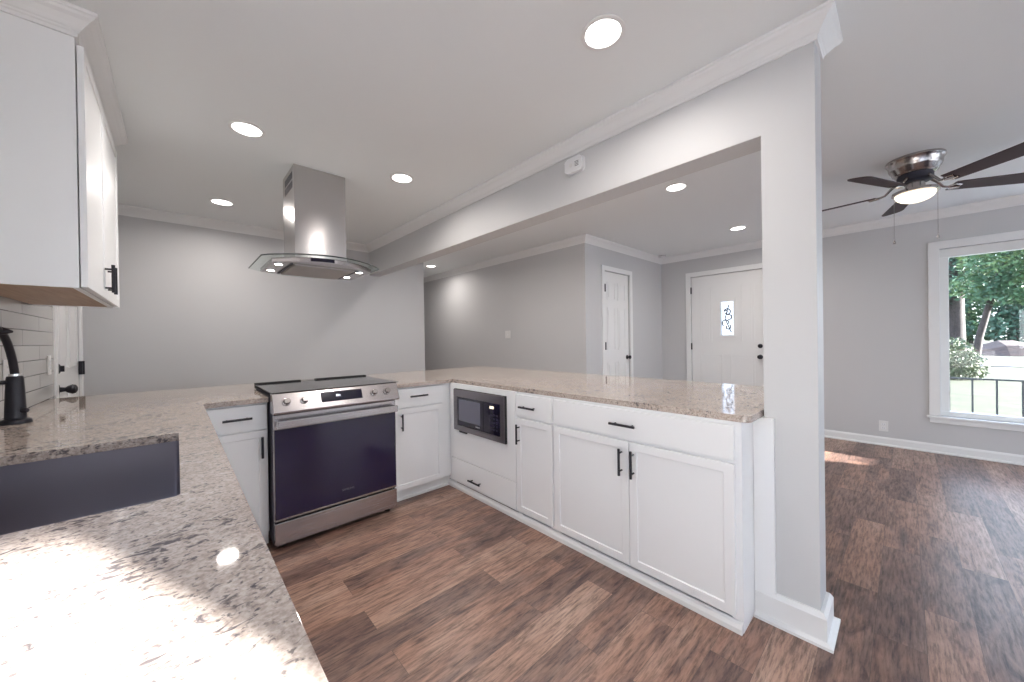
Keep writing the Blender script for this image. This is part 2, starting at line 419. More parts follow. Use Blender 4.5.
# walls
DL = (3.81, 4.63, 2.06)                     # left door y0, y1, top
struct('wall_left', MB().prism(rect(YR, YB+.12, 0, ZC), [rect(DL[0], DL[1], 0.001, DL[2]), rect(0.45, 1.25, 1.10, 1.95), rect(-3.6, -1.5, 0.25, 1.75)], 'yz', XL-.13, XL), wall_m)
struct('wall_back', MB().box((XL, YB, 0), (XBE, YB+.12, ZC)), wall_m)
struct('wall_hall_side', MB().box((XBE-.12, YB+.12, 0), (XBE, YHE, ZC)), wall_m)
struct('wall_hall_end', MB().box((XBE-.12, YHE, 0), (XH+.12, YHE+.12, ZC)), wall_m)
struct('wall_hall', MB().box((XH, YC+.12, 0), (XH+.12, YHE, ZC)), wall_m)
CD = (4.140, 4.787, 2.137)                  # closet door
struct('wall_closet', MB().prism(rect(XH, XF, 0, ZC), [rect(CD[0], CD[1], 0.001, CD[2])], 'xz', YC, YC+.12), wall_m)
FD = (1.275, 2.230, 2.155)                  # front door
WN = (-3.05, -0.243, 0.388, 2.115)          # front window opening y0,y1,z0,z1
struct('wall_front', MB().prism(rect(YR, YC+.12, 0, ZC), [rect(FD[0], FD[1], 0.001, FD[2]), rect(*WN)], 'yz', XF, XF+.13), wall_m)
struct('wall_rear', MB().prism(rect(XL, XF, 0, ZC), [rect(.95, 1.945, 1.25, 2.145), rect(2.35, 5.40, .30, 2.20), rect(-.50, .65, .25, 1.75)], 'xz', YR-.13, YR), wall_m)
# header beam and post between kitchen and living room, one surface
struct('wall_divider', MB().prism([(YP0, 0), (YP1, 0), (YP1, ZBM), (YB, ZBM), (YB, ZC), (YP0, ZC)], [], 'yz', XP0, XP1), beam_m, bevel=0.003)

# crown moulding
CR = [(0, 0), (0.066, 0), (0.066, 0.012), (0.060, 0.016), (0.055, 0.024), (0.043, 0.033), (0.030, 0.048), (0.021, 0.060), (0.016, 0.064), (0.014, 0.070), (0.010, 0.074), (0.008, 0.086), (0, 0.086)]
UC0, UC1, UCX = 2.160, 3.230, -0.272         # upper cabinet y0,y1, front x
struct('trim_1', MB().sweep([(XP1, YB), (XP1, YP0), (XP0, YP0), (XP0, YB), (XL, YB), (XL, UC1)], CR, ZC), trim_m)
struct('trim_2', MB().sweep([(XL, UC0), (XL, YR), (XF, YR), (XF, YC), (XH, YC), (XH, YHE), (XBE, YHE), (XBE, YB), (XP1+.067, YB)], CR, ZC), trim_m)

# baseboards
BB = [(0, 0), (0.012, 0), (0.014, 0.012), (0.016, 0.020), (0.016, 0.070), (0.024, 0.074), (0.026, 0.092), (0, 0.092)]
def bb(h, t=0.016, shoe=0.014):
    return [(0, 0), (t*.5, 0), (t, 0.018), (t, h-.02), (t+shoe, h-.012), (t+shoe, h), (0, h)]
struct('baseboard_front', MB().sweep([(XF, -3.9), (XF, FD[0]-.075)], bb(.092), .092), trim_m)
struct('baseboard_corner', MB().sweep([(XF, FD[1]+.075), (XF, YC), (CD[1]+.075, YC)], bb(.092), .092), trim_m)
struct('baseboard_closet', MB().sweep([(CD[0]-.075, YC), (XH, YC), (XH, YHE)], bb(.092), .092), trim_m)
struct('baseboard_back', MB().sweep([(XL, YB), (XBE, YB), (XBE, YHE)], [(-o, h) for o, h in bb(.092)], .092), trim_m)
struct('baseboard_post', MB().sweep([(XP0, 0.463), (XP0, YP0), (XP1, YP0), (XP1, YP1)], [(-o, h) for o, h in bb(.125, .022, .020)], .125), trim_m)
# white filler panel between the peninsula end and the post
struct('trim_3', MB().box((1.885, 0.388, 0.0), (XP0-.0005, 0.464, 0.884)), cab_m)

# ------------------------------------------------------------------ doors and windows
def TX(x0, sgn): return lambda u, o, z: (x0+sgn*o, u, z)      # surface x = x0, outward sgn
def TY(y0, sgn): return lambda u, o, z: (u, y0+sgn*o, z)
def casing(mb, T, u0, u1, z1, wd=0.068, t=0.018, z0=0.0):
    mb.box(T(u0-wd, 0, z0), T(u0, t, z1+wd)); mb.box(T(u1, 0, z0), T(u1+wd, t, z1+wd)); mb.box(T(u0, 0, z1), T(u1, t, z1+wd))
    return mb
def raised(mb, T, u0, u1, z0, z1, o):
    """moulded raised panel on a door face at depth o"""
    r = 0.012
    for a in ((u0, u1, z0, z0+r), (u0, u1, z1-r, z1), (u0, u0+r, z0+r, z1-r), (u1-r, u1, z0+r, z1-r)):
        mb.box(T(a[0], o-.001, a[2]), T(a[1], o+.007, a[3]))
    mb.box(T(u0+.035, o-.001, z0+.035), T(u1-.035, o+.006, z1-.035))
def knob(mb, T, u, z, o, r=0.027, L=1.0):
    c = Vector(T(u, o, z)); n = Vector(T(0, 1, 0))-Vector(T(0, 0, 0))
    mb.lathe([(0, 0), (r*1.15, 0), (r*1.15, .006*L), (r*.55, .010*L), (r*.45, .025*L), (r*.8, .034*L), (r*1.05, .046*L), (r*.9, .056*L), (r*.45, .061*L), (0, .062*L)], c, 24, n)
def deadbolt(mb, T, u, z, o, r=0.029):
    c = Vector(T(u, o, z)); n = Vector(T(0, 1, 0))-Vector(T(0, 0, 0))
    mb.lathe([(0, 0), (r, 0), (r, .010), (r*.75, .016), (0, .016)], c, 24, n)
    mb.box(Vector(T(u-.006, o+.015, z-.02)), Vector(T(u+.006, o+.034, z+.02)))

def hinges(st, T, u, zs, o):
    for z in zs:
        mb = MB(); mb.cyl(T(u, o, z-.05), T(u, o, z+.05), .009, seg=12); mb.box(T(u-.012, o-.012, z-.05), T(u+.012, o-.004, z+.05))
        st.part('hinge', mb, black_m)

# front door
T = TX(XF, -1)
d = Struct('door_1', (XF, sum(FD[:2])/2, 0))
d.part('casing', casing(MB(), T, FD[0], FD[1], FD[2]), trim_m, bevel=.003)
gy0, gy1, gz0, gz1 = 1.657, 1.822, 1.262, 1.748
slab = MB().prism(rect(FD[0]+.004, FD[1]-.004, .006, FD[2]-.004), [rect(gy0, gy1, gz0, gz1)], 'yz', XF+.020, XF+.065)
o = -.020
for a in ((1.40, 1.70, .22, .98), (1.80, 2.10, .22, .98), (1.40, 1.56, 1.16, 1.98), (1.94, 2.10, 1.16, 1.98)): raised(slab, T, *a, o)
door_slab = d.part('slab', slab, trim_m)
fr = MB()
for a in ((gy0-.03, gy1+.03, gz0-.03, gz0), (gy0-.03, gy1+.03, gz1, gz1+.03), (gy0-.03, gy0, gz0, gz1), (gy1, gy1+.03, gz0, gz1)):
    fr.box(T(a[0], -.021, a[2]), T(a[1], -.010, a[3]))
d.part('glass_frame', fr, trim_m)
gl = d.part('glass_pane', MB().box((XF+.036, gy0, gz0), (XF+.042, gy1, gz1)), leaded_m)
cm = MB(); cyy = (gy0+gy1)/2
def curl(cx, cz, r, a0, a1):
    cm.tube([(XF+.034, cx+r*math.cos(a)*(1-.25*k/16), cz+r*math.sin(a)*(1-.25*k/16)) for k, a in enumerate([a0+(a1-a0)*i/16 for i in range(17)])], .0085, 6)
curl(cyy, 1.60, .045, .4, 5.5); curl(cyy+.02, 1.60, .022, 0, 5); curl(cyy-.02, 1.52, .04, 1, 5); curl(cyy+.02, 1.44, .05, -1, 3.5); curl(cyy-.01, 1.38, .035, 2, 7)
cm.tube([(XF+.034, cyy-.05, 1.30), (XF+.034, cyy+.03, 1.50), (XF+.034, cyy-.02, 1.70)], .007, 6)
for a in ((gy0+.02, gy0+.024), (gy1-.024, gy1-.02)): cm.box((XF+.033, a[0], gz0), (XF+.036, a[1], gz1))
d.part('came', cm, came_m)
mb = MB(); knob(mb, T, 1.337, .958, -.020); d.part('knob', mb, black_m, smooth=True)
mb = MB(); deadbolt(mb, T, 1.337, 1.107, -.020); d.part('deadbolt', mb, black_m)
hinges(d, T, FD[1]-.002, (1.95, 1.10, .25), .006)
d.part('threshold', MB().box((XF-.01, FD[0], 0), (XF+.13, FD[1], .012)), nickel_m)

# closet door
T = TY(YC, -1)
d = Struct('door_2', (sum(CD[:2])/2, YC, 0))
d.part('casing', casing(MB(), T, CD[0], CD[1], CD[2], .062), trim_m, bevel=.003)
slab = MB().box((CD[0]+.004, YC+.018, .008), (CD[1]-.004, YC+.055, CD[2]-.004))
w3 = (CD[1]-CD[0]); m0 = CD[0]+.095; m1 = CD[0]+w3/2-.035; m2 = CD[0]+w3/2+.035; m3 = CD[1]-.095
for z0, z1 in ((.22, .92), (1.08, 1.66), (1.76, 2.0)):
    raised(slab, T, m0, m1, z0, z1, -.018); raised(slab, T, m2, m3, z0, z1, -.018)
d.part('slab', slab, trim_m)
mb = MB(); knob(mb, T, 4.737, .968, -.018); d.part('knob', mb, black_m, smooth=True)
hinges(d, T, CD[0]-.002, (1.905, 1.14, .25), .0205)

# side door on the left wall, beyond the counter
T = TX(XL, 1)
d = Struct('door_3', (XL, sum(DL[:2])/2, 0))
d.part('casing', casing(MB(), T, DL[0], DL[1], DL[2], .055), trim_m, bevel=.003)
slab = MB().box((XL-.055, DL[0]+.004, .008), (XL-.002, DL[1]-.004, DL[2]-.004))
for z0, z1 in ((.22, .92), (1.08, 1.66), (1.76, 1.96)):
    raised(slab, T, DL[0]+.11, DL[0]+.37, z0, z1, -.002); raised(slab, T, DL[0]+.45, DL[1]-.11, z0, z1, -.002)
d.part('slab', slab, trim_m)
mb = MB(); knob(mb, T, 3.873, .947, -.002, .031, 1.5); d.part('knob', mb, black_m, smooth=True)
mb = MB(); deadbolt(mb, T, 3.881, 1.088, -.002, .034); d.part('deadbolt', mb, black_m)
for z in (1.06, 1.85, .25):
    mb = MB(); mb.cyl(T(DL[1], .022, z-.055), T(DL[1], .022, z+.055), .010, seg=12); mb.box(T(DL[1]-.02, .0, z-.055), T(DL[1]+.05, .021, z+.055))
    d.part('hinge', mb, black_m)

# front window
T = TX(XF, -1)
d = Struct('window_1', (XF, sum(WN[:2])/2, WN[2]))
mb = MB(); cw = .078
mb.box(T(WN[0]-cw, 0, WN[2]), T(WN[0], .020, WN[3]+cw)); mb.box(T(WN[1], 0, WN[2]), T(WN[1]+cw, .020, WN[3]+cw)); mb.box(T(WN[0], 0, WN[3]), T(WN[1], .020, WN[3]+cw))
d.part('casing', mb, trim_m, bevel=.004)
d.part('sill', MB().box(T(WN[0]-.1, -.03, WN[2]-.022), T(WN[1]+.095, .040, WN[2]-.002)).box(T(WN[0]-.08, 0, WN[2]-.075), T(WN[1]+.075, .016, WN[2]-.024)), trim_m, bevel=.003)
mb = MB()
y0, y1, z0, z1 = WN[0]+.002, WN[1]-.002, WN[2]+.001, WN[3]-.002; fw = .062
for a in ((y0, y1, z0, z0+.048), (y0, y1, z1-.085, z1), (y0, y0+fw, z0+.048, z1-.085), (y1-fw, y1, z0+.048, z1-.085)):
    mb.box((XF+.035, a[0], a[2]), (XF+.105, a[1], a[3]))
fo = d.part('sash_frame', mb, frost_m, bevel=.004)
d.part('pane', MB().box((XF+.066, y0+fw-.003, z0+.045), (XF+.070, y1-fw+.003, z1-.082)), pane_m, parent=fo)
mb = MB()
for a in ((y0, y0+.002), (y1-.002, y1)): mb.box((XF+.001, a[0], WN[2]), (XF+.035, a[1], WN[3]-.002))
d.part('jamb', mb, trim_m)

# added unseen window over the sink; rear window shaped for the counter sun patch
T = TX(XL, 1)
d = Struct('added_window_2', (XL, .85, 1.10))
mb = MB(); 
for a in ((.39, .45, 1.04, 2.01), (1.25, 1.31, 1.04, 2.01), (.45, 1.25, 1.04, 1.10), (.45, 1.25, 1.95, 2.01)): mb.box(T(a[0], 0.009, a[2]), T(a[1], .022, a[3]))
d.part('casing', mb, trim_m, bevel=.003)
mb = MB()
for a in ((.451, .49, 1.101, 1.949), (1.21, 1.249, 1.101, 1.949), (.49, 1.21, 1.101, 1.14), (.49, 1.21, 1.91, 1.949), (.49, 1.21, 1.505, 1.545)): mb.box((XL-.09, a[0], a[2]), (XL-.04, a[1], a[3]))
d.part('sash_frame', mb, frost_m)
T = TY(YR, 1)
d = Struct('window_3', (1.45, YR, 1.25))
d.part('casing', casing(MB(), T, .95, 1.945, 2.145, z0=1.25).box(T(.87, 0, 1.18), T(2.025, .03, 1.25)), trim_m)
mb = MB()
for a in ((.951, 1.01, 1.251, 2.144), (1.885, 1.944, 1.251, 2.144), (1.01, 1.885, 1.251, 1.31), (1.01, 1.885, 2.084, 2.144)): mb.box((a[0], YR-.09, a[2]), (a[1], YR-.04, a[3]))
d.part('sash_frame', mb, frost_m)

T = TX(XL, 1)
d = Struct('added_window_4', (XL, -2.55, .25))  # unseen side window added for more daylight
mb = MB()
for a in ((-3.67, -3.6, .18, 1.82), (-1.5, -1.43, .18, 1.82), (-3.6, -1.5, .18, .25), (-3.6, -1.5, 1.75, 1.82)): mb.box(T(a[0], 0, a[2]), T(a[1], .02, a[3]))
d.part('casing', mb, trim_m, bevel=.003)
mb = MB()
for a in ((-3.599, -3.55, .251, 1.749), (-1.55, -1.501, .251, 1.749), (-3.55, -1.55, .251, .30), (-3.55, -1.55, 1.70, 1.749)): mb.box((XL-.09, a[0], a[2]), (XL-.04, a[1], a[3]))
d.part('sash_frame', mb, frost_m)

T = TY(YR, 1)
d = Struct('added_window_5', (3.875, YR, .30))  # unseen wide rear window added to light the far walls
d.part('casing', casing(MB(), T, 2.35, 5.40, 2.20, z0=.30).box(T(2.28, 0, .22), T(5.47, .03, .30)), trim_m)
mb = MB()
for a in ((2.351, 2.41, .301, 2.199), (5.34, 5.399, .301, 2.199), (2.41, 5.34, .301, .36), (2.41, 5.34, 2.14, 2.199), (3.35, 3.40, .36, 2.14), (4.35, 4.40, .36, 2.14)): mb.box((a[0], YR-.09, a[2]), (a[1], YR-.04, a[3]))
d.part('sash_frame', mb, frost_m)
d = Struct('added_window_6', (.08, YR, .25))  # unseen low rear window added to light the cabinet fronts
d.part('casing', casing(MB(), T, -.50, .65, 1.75, .06, z0=.25).box(T(-.56, 0, .18), T(.72, .03, .25)), trim_m)
mb = MB()
for a in ((-.499, -.45, .251, 1.749), (.60, .649, .251, 1.749), (-.45, .60, .251, .30), (-.45, .60, 1.70, 1.749)): mb.box((a[0], YR-.09, a[2]), (a[1], YR-.04, a[3]))
d.part('sash_frame', mb, frost_m)
struct('sun_blocker_yard', MB().box((-3.0, -6.2, GZ0), (1.42, -6.1, 2.45)), frost_m)  # unseen panel added to keep sun off the low rear window
struct('sun_blocker_rear', MB().box((3.42, -7.4, GZ0), (7.8, -7.2, 2.95)), frost_m)  # unseen panel added to block sun through the wide rear window

# ------------------------------------------------------------------ backsplash
struct('wall_backsplash', MB().prism(rect(1.80, 3.745, .9155, 1.500), [], 'yz', XL+.0005, XL+.009), tile_m)
struct('trim_4', MB().box((XL+.0005, 3.746, .9155), (XL+.011, 3.752, 1.500)), trim_m)

# ------------------------------------------------------------------ countertop
CT0, CT1 = .885, .915
CX, CYB, CYF = .104, 2.615, 3.613           # left-leg front edge, back-leg front edge, back-leg far edge
PX, PFX, PY = 1.716, 2.803, .432            # peninsula kitchen edge, dining edge, near end
RX0, RX1, RYB = .405, 1.179, 3.145          # gap for the range
rc = .035
corner = [(PX+rc*(1-math.cos(t)), PY+rc*(1-math.sin(t))) for t in [PI/2*i/6 for i in range(7)]]   # rounded near corner
outer = [(XL+.001, -1.20), (CX, -1.20), (CX, CYB), (RX0, CYB), (RX0, RYB), (RX1, RYB), (RX1, CYB), (PX, CYB)] + corner + [(PFX, PY), (PFX, CYF), (XL+.001, CYF)]
SK = (-.42, .002, 1.072, 1.835)
def rrect(x0, x1, y0, y1, r):
    p = []
    for cx, cy, a in ((x1-r, y1-r, 0), (x0+r, y1-r, PI/2), (x0+r, y0+r, PI), (x1-r, y0+r, 1.5*PI)):
        p += [(cx+r*math.cos(a+PI/2*i/4), cy+r*math.sin(a+PI/2*i/4)) for i in range(5)]
    return p
ct = MB().prism(outer, [rrect(*SK, .012)], 'xy', CT0, CT1).build('countertop', granite_m, bevel=.004, org=(.8, 2.6, CT0))
tag(ct, 'speckled cream and grey granite countertop running in a U around the kitchen', 'countertop')

# ------------------------------------------------------------------ cabinets
def handle(th, parent, T, u0, u1, z0, z1, wf=.02, so=.030):
    """black bar pull; horizontal if z0 == z1, upright if u0 == u1"""
    mb = MB(); r = .0068
    mb.cyl(T(u0, wf+so, z0), T(u1, wf+so, z1), r, seg=12)
    k = .16
    for t in (k, 1-k):
        u = u0+(u1-u0)*t; z = z0+(z1-z0)*t
        mb.cyl(T(u, wf-.0005, z), T(u, wf+so, z), .0045, seg=10)
    th.part('handle', mb, black_m, parent=parent, smooth=True)
def carcass(T, u0, u1, z0, z1, depth, fz0=None, opens=()):
    """cabinet box with open top plus face frame"""
    mb = MB(); t = .018
    mb.box(T(u0, -depth, z0), T(u0+t, -.019, z1)); mb.box(T(u1-t, -depth, z0), T(u1, -.019, z1))
    mb.box(T(u0+t, -depth, z0), T(u1-t, -depth+.012, z1)); mb.box(T(u0+t, -depth+.012, z0+.02), T(u1-t, -.019, z0+.038))
    # face frame
    f = .040
    mb.box(T(u0, -.019, z0), T(u0+f, 0, z1)); mb.box(T(u1-f, -.019, z0), T(u1, 0, z1))
    mb.box(T(u0+f, -.019, z0), T(u1-f, 0, z0+f)); mb.box(T(u0+f, -.019, z1-f), T(u1-f, 0, z1))
    for zz in opens: mb.box(T(u0+f, -.019, zz-f/2), T(u1-f, 0, zz+f/2))
    return mb
ZT = .8845
# peninsula run: fronts face -x
T = TX(1.725, -1)
YM0, YM1 = 1.8225, 2.700
c = Thing('base_cabinet', 'white corner base cabinet with a built in microwave above one wide low drawer', 'cabinet', (1.725, 2.24, 0))
mb = MB(); dp = .60; t = .018
mb.box(T(YM0, -dp, .0), T(YM0+t, -.019, ZT)); mb.box(T(YM1-t, -dp, 0), T(YM1, -.019, ZT)); mb.box(T(YM0+t, -dp, 0), T(YM1-t, -dp+.012, ZT))
mb.box(T(YM0+t, -dp+.012, .470), T(YM1-t, -.019, .488))
c.part('body', mb, cab_m)
mb = MB().prism([(YM0+.003, .262), (2.640, .262), (2.640, ZT), (YM0+.003, ZT)], [rect(1.935, 2.525, .525, .825)], 'yz', 1.725-.0185, 1.725)
mb.prism([(YM0+.001, 0.05), (2.699, 0.05), (2.699, ZT), (YM0+.001, ZT)], [rect(1.925, 2.535, .515, .835)], 'yz', 1.7255, 1.7435)
c.part('front_panel', mb, cab_m)
p = c.part('drawer', MB().shaker(T, YM0+.004, 2.632, .066, .256, rail=0), cab_m, bevel=.0015)
handle(c, p, T, 2.205, 2.350, .134, .134)
c = Thing('base_cabinet', 'narrow white base cabinet with one small drawer over one door, right of the microwave', 'cabinet', (1.725, 1.655, 0))
c.part('body', carcass(T, 1.487, 1.821, 0, ZT, .60, opens=(.712,)), cab_m)
p = c.part('drawer', MB().shaker(T, 1.497, 1.817, .722, .868, rail=0), cab_m, bevel=.0015); handle(c, p, T, 1.620, 1.760, .790, .790)
p = c.part('door', MB().shaker(T, 1.497, 1.817, .068, .706), cab_m, bevel=.0015); handle(c, p, T, 1.785, 1.785, .535, .668)
c = Thing('base_cabinet', 'wide white double door base cabinet with one long drawer at the peninsula end', 'cabinet', (1.725, .975, 0))
c.part('body', carcass(T, .466, 1.4855, 0, ZT, .60, opens=(.712,)).box((1.727, .4652, 0), (2.325, .4658, ZT)), cab_m)
p = c.part('drawer', MB().shaker(T, .490, 1.477, .722, .868, rail=0), cab_m, bevel=.0015); handle(c, p, T, .924, 1.068, .793, .793)
p = c.part('door', MB().shaker(T, .490, .970, .066, .706), cab_m, bevel=.0015); handle(c, p, T, .945, .945, .530, .668)
p = c.part('door', MB().shaker(T, .974, 1.477, .066, .706), cab_m, bevel=.0015); handle(c, p, T, 1.012, 1.012, .530, .668)
struct('trim_5', MB().prism([(1.7225, 0), (1.706, 0), (1.706, .022), (1.712, .038), (1.7225, .048)], [], 'xz', .467, 2.684), trim_m)

# back run: fronts face -y
T = TY(2.655, -1)
c = Thing('base_cabinet', 'white base cabinet with a drawer over a door, left of the range', 'cabinet', (.25, 2.655, 0))
c.part('body', carcass(T, .085, .404, .09, ZT, .55, opens=(.716,)).box(T(.085, -.06, 0), T(.404, -.04, .0895)), cab_m)
p = c.part('drawer', MB().shaker(T, .090, .397, .727, .872, rail=0), cab_m, bevel=.0015); handle(c, p, T, .184, .322, .801, .801)
p = c.part('door', MB().shaker(T, .090, .397, .075, .716), cab_m, bevel=.0015); handle(c, p, T, .370, .370, .555, .682)
c = Thing('base_cabinet', 'white base cabinet with a drawer over a door, right of the range', 'cabinet', (1.45, 2.655, 0))
c.part('body', carcass(T, 1.182, 1.7225, .09, ZT, .55, opens=(.716,)).box(T(1.640, -.0185, .09), T(1.7225, 0.0005, ZT)), cab_m)
c.part('toe_kick', MB().box((1.183, 2.686, 0), (1.722, 2.700, .0895)).box((1.183, 2.672, 0), (1.705, 2.6855, .016)), trim_m)
p = c.part('drawer', MB().shaker(T, 1.189, 1.632, .727, .872, rail=0), cab_m, bevel=.0015); handle(c, p, T, 1.330, 1.480, .809, .809)
p = c.part('door', MB().shaker(T, 1.189, 1.632, .095, .716), cab_m, bevel=.0015); handle(c, p, T, 1.262, 1.262, .555, .682)

# left run under the sink: fronts face +x
T = TX(.064, 1)
for y0, y1, lab in ((-1.18, -.10, 'white base cabinet under the near end of the sink counter'), (-.098, .96, 'white base cabinet under the sunlit stretch of granite'),
                    (.962, 1.94, 'white sink base cabinet under the steel sink'), (1.942, 2.63, 'white base cabinet under the counter corner beyond the sink')):
    c = Thing('base_cabinet', lab, 'cabinet', (.064, (y0+y1)/2, 0))
    c.part('body', carcass(T, y0, y1, .09, ZT, .62, opens=(.712,)).box(T(y0, -.07, 0), T(y1, -.055, .0895)), cab_m)
    ym = (y0+y1)/2
    p = c.part('drawer', MB().shaker(T, y0+.01, y1-.01, .722, .868, rail=0), cab_m); handle(c, p, T, ym-.07, ym+.07, .795, .795, .02, .02)
    for a, b, hu in ((y0+.01, ym-.002, ym-.035), (ym+.002, y1-.01, ym+.035)):
        p = c.part('door', MB().shaker(T, a, b, .10, .706), cab_m); handle(c, p, T, hu, hu, .53, .668, .02, .02)

# upper cabinet on the left wall
T = TX(UCX, 1)
c = Thing('wall_cabinet', 'white upper cabinet with two shaker doors and crown, hung on the tiled wall', 'cabinet', (-.43, 2.7, 1.465))
UZ = 1.466
mb = MB().box((XL+.0095, UC0, UZ), (UCX-.019, UC0+.018, ZC-.001)).box((XL+.0095, UC1-.018, UZ), (UCX-.019, UC1, ZC-.001))
mb.box((XL+.0095, UC0+.018, UZ+.02), (XL+.02, UC1-.018, ZC-.001))
mb.box((XL+.02, UC0+.018, ZC-.02), (UCX-.019, UC1-.018, ZC-.001))
mb.box((UCX-.019, UC0, UZ), (UCX, UC0+.04, ZC-.001)).box((UCX-.019, UC1-.04, UZ), (UCX, UC1, ZC-.001)).box((UCX-.019, UC0+.04, UZ), (UCX, UC1-.04, UZ+.035)).box((UCX-.019, UC0+.04, 2.36), (UCX, UC1-.04, ZC-.001))
c.part('body', mb, cab_m)
c.part('bottom_panel', MB().box((XL+.021, UC0+.0185, UZ+.004), (UCX-.0195, UC1-.0185, UZ+.018)), maple_m, label='bare maple underside')
ymid = 2.675
p = c.part('door', MB().shaker(T, UC0+.002, ymid-.002, UZ+.004, 2.405, wb=.004, wf=.023), cab_m, bevel=.0015); handle(c, p, T, ymid-.045, ymid-.045, 1.500, 1.635, .023, .027)
p = c.part('door', MB().shaker(T, ymid+.002, UC1-.002, UZ+.004, 2.405, wb=.004, wf=.023), cab_m, bevel=.0015); handle(c, p, T, ymid+.045, ymid+.045, 1.500, 1.635, .023, .027)
c.part('crown', MB().sweep([(XL+.0095, UC0-.0005), (UCX+.0005, UC0-.0005), (UCX+.0005, UC1+.0005), (XL+.0095, UC1+.0005)], [(-o, h) for o, h in CR], ZC-.001), trim_m)

# ------------------------------------------------------------------ sink and faucet
s = Thing('kitchen_sink', 'rectangular stainless undermount sink set in the left granite counter', 'sink', (-.21, 1.45, .66))
x0, x1, y0, y1 = SK; x0 -= .006; x1 += .006; y0 -= .006; y1 += .006
mb = MB(); zt, zb = .8832, .660
ring = lambda dx, z, r: [(p[0], p[1], z) for p in rrect(x0+dx, x1-dx, y0+dx, y1-dx, r)]
rows = [ring(-.016, zt, .03), ring(0, zt, .02), ring(.002, zb+.03, .02), ring(.012, zb+.008, .02), ring(.03, zb, .02)]
vr = [[mb.bm.verts.new(p) for p in r] for r in rows]
for a, b in zip(vr, vr[1:]):
    for i in range(len(a)): mb.bm.faces.new([a[i], a[(i+1) % len(a)], b[(i+1) % len(a)], b[i]])
mb.bm.faces.new(vr[-1])
bowl = s.part('bowl', mb, sinkst_m, smooth=True)
sm = bowl.modifiers.new('solid', 'SOLIDIFY'); sm.thickness = .0012; sm.offset = 1
s.part('drain', MB().lathe([(0, .001), (.020, .001), (.022, .004), (.042, .004), (.045, .0005), (.045, -.02), (0, -.02)], (-.21, 1.45, zb), 32), chrome_m, smooth=True)

fx, fy = -.507, 2.575
f = Thing('kitchen_faucet', 'matte black pull down faucet standing beside the tiled backsplash', 'faucet', (fx, fy, .915))
f.part('base_flange', MB().lathe([(0, 0.0003), (.044, .0003), (.045, .006), (.042, .016), (.030, .022), (0, .022)], (fx, fy, .915), 36), black_m, smooth=True)
f.part('body', MB().lathe([(0, .018), (.030, .018), (.029, .06), (.0265, .14), (.0235, .196), (.0215, .202), (0, .202)], (fx, fy, .915), 36), black_m, smooth=True)
f.part('collar', MB().lathe([(0, .200), (.0165, .200), (.0165, .212), (0, .212)], (fx, fy, .915), 28), chrome_m, smooth=True, label='bright metal collar ring')
sp = []
dx, dy = -.12, -.993                          # the spout leans out along the wall over the sink
prof = [(0, .205), (.006, .235), (.016, .268), (.032, .305), (.056, .345), (.080, .372), (.11, .392), (.15, .408), (.19, .412), (.23, .402), (.26, .378), (.275, .345), (.28, .315)]
pts = [(fx+dx*a, fy+dy*a, .915+b) for a, b in prof]
f.part('spout', MB().tube(pts, .0125, 16), black_m, smooth=True)
e = Vector(pts[-1])
f.part('spray_head', MB().lathe([(0, 0), (.014, 0), (.017, -.02), (.020, -.08), (.020, -.09), (0, -.09)], e+Vector((0, 0, .005)), 24), black_m, smooth=True)
k = Vector(pts[6])
f.part('elbow', MB().lathe([(0, -.018), (.012, -.017), (.016, -.010), (.017, .004), (.012, .016), (.004, .032), (0, .033)], k, 22, (.93, .30, -.10)), black_m, smooth=True)
f.part('lever', MB().tube([(fx-.02, fy-.012, .915+.178), (fx-.055, fy-.05, .915+.180), (fx-.075, fy-.09, .915+.186)], .007, 12, [.009, .007, .006]), black_m, smooth=True)
f.part('button', MB().lathe([(0, 0), (.011, 0), (.011, .012), (.008, .016), (0, .016)], (fx+.022, fy-.016, .915+.055), 18, (.8, -.5, 0)), black_m, smooth=True)

# ------------------------------------------------------------------ range
r0, r1 = .4125, 1.1745
g = Thing('kitchen_range', 'stainless slide in electric range with black glass oven door', 'range', ((r0+r1)/2, 2.85, 0))
g.part('body', MB().box((r0, 2.574, .035), (r1, 3.130, .925)), dark_gap)
p = g.part('storage_drawer', MB().box((r0+.002, 2.534, .034), (r1-.002, 2.573, .166)), steel_m, bevel=.003)
dr = g.part('oven_door', MB().box((r0+.002, 2.538, .176), (r1-.002, 2.573, .812)), steel_m, bevel=.003)
g.part('door_glass', MB().box((r0+.006, 2.532, .190), (r1-.006, 2.5375, .724)), oven_m, parent=dr, bevel=.002)
mb = MB()
mb.box((r0+.012, 2.474, .738), (r1-.012, 2.492, .782))
for xx in (r0+.012, r1-.034): mb.box((xx, 2.4925, .742), (xx+.022, 2.5375, .778))
g.part('door_handle', mb, steel_m, parent=dr, bevel=.004, seg=3)
lettering('SAMSUNG', .017, Matrix.Translation((.832, 2.5314, .262)) @ Matrix.Rotation(PI/2, 4, 'X'), logo_m, g, dr)
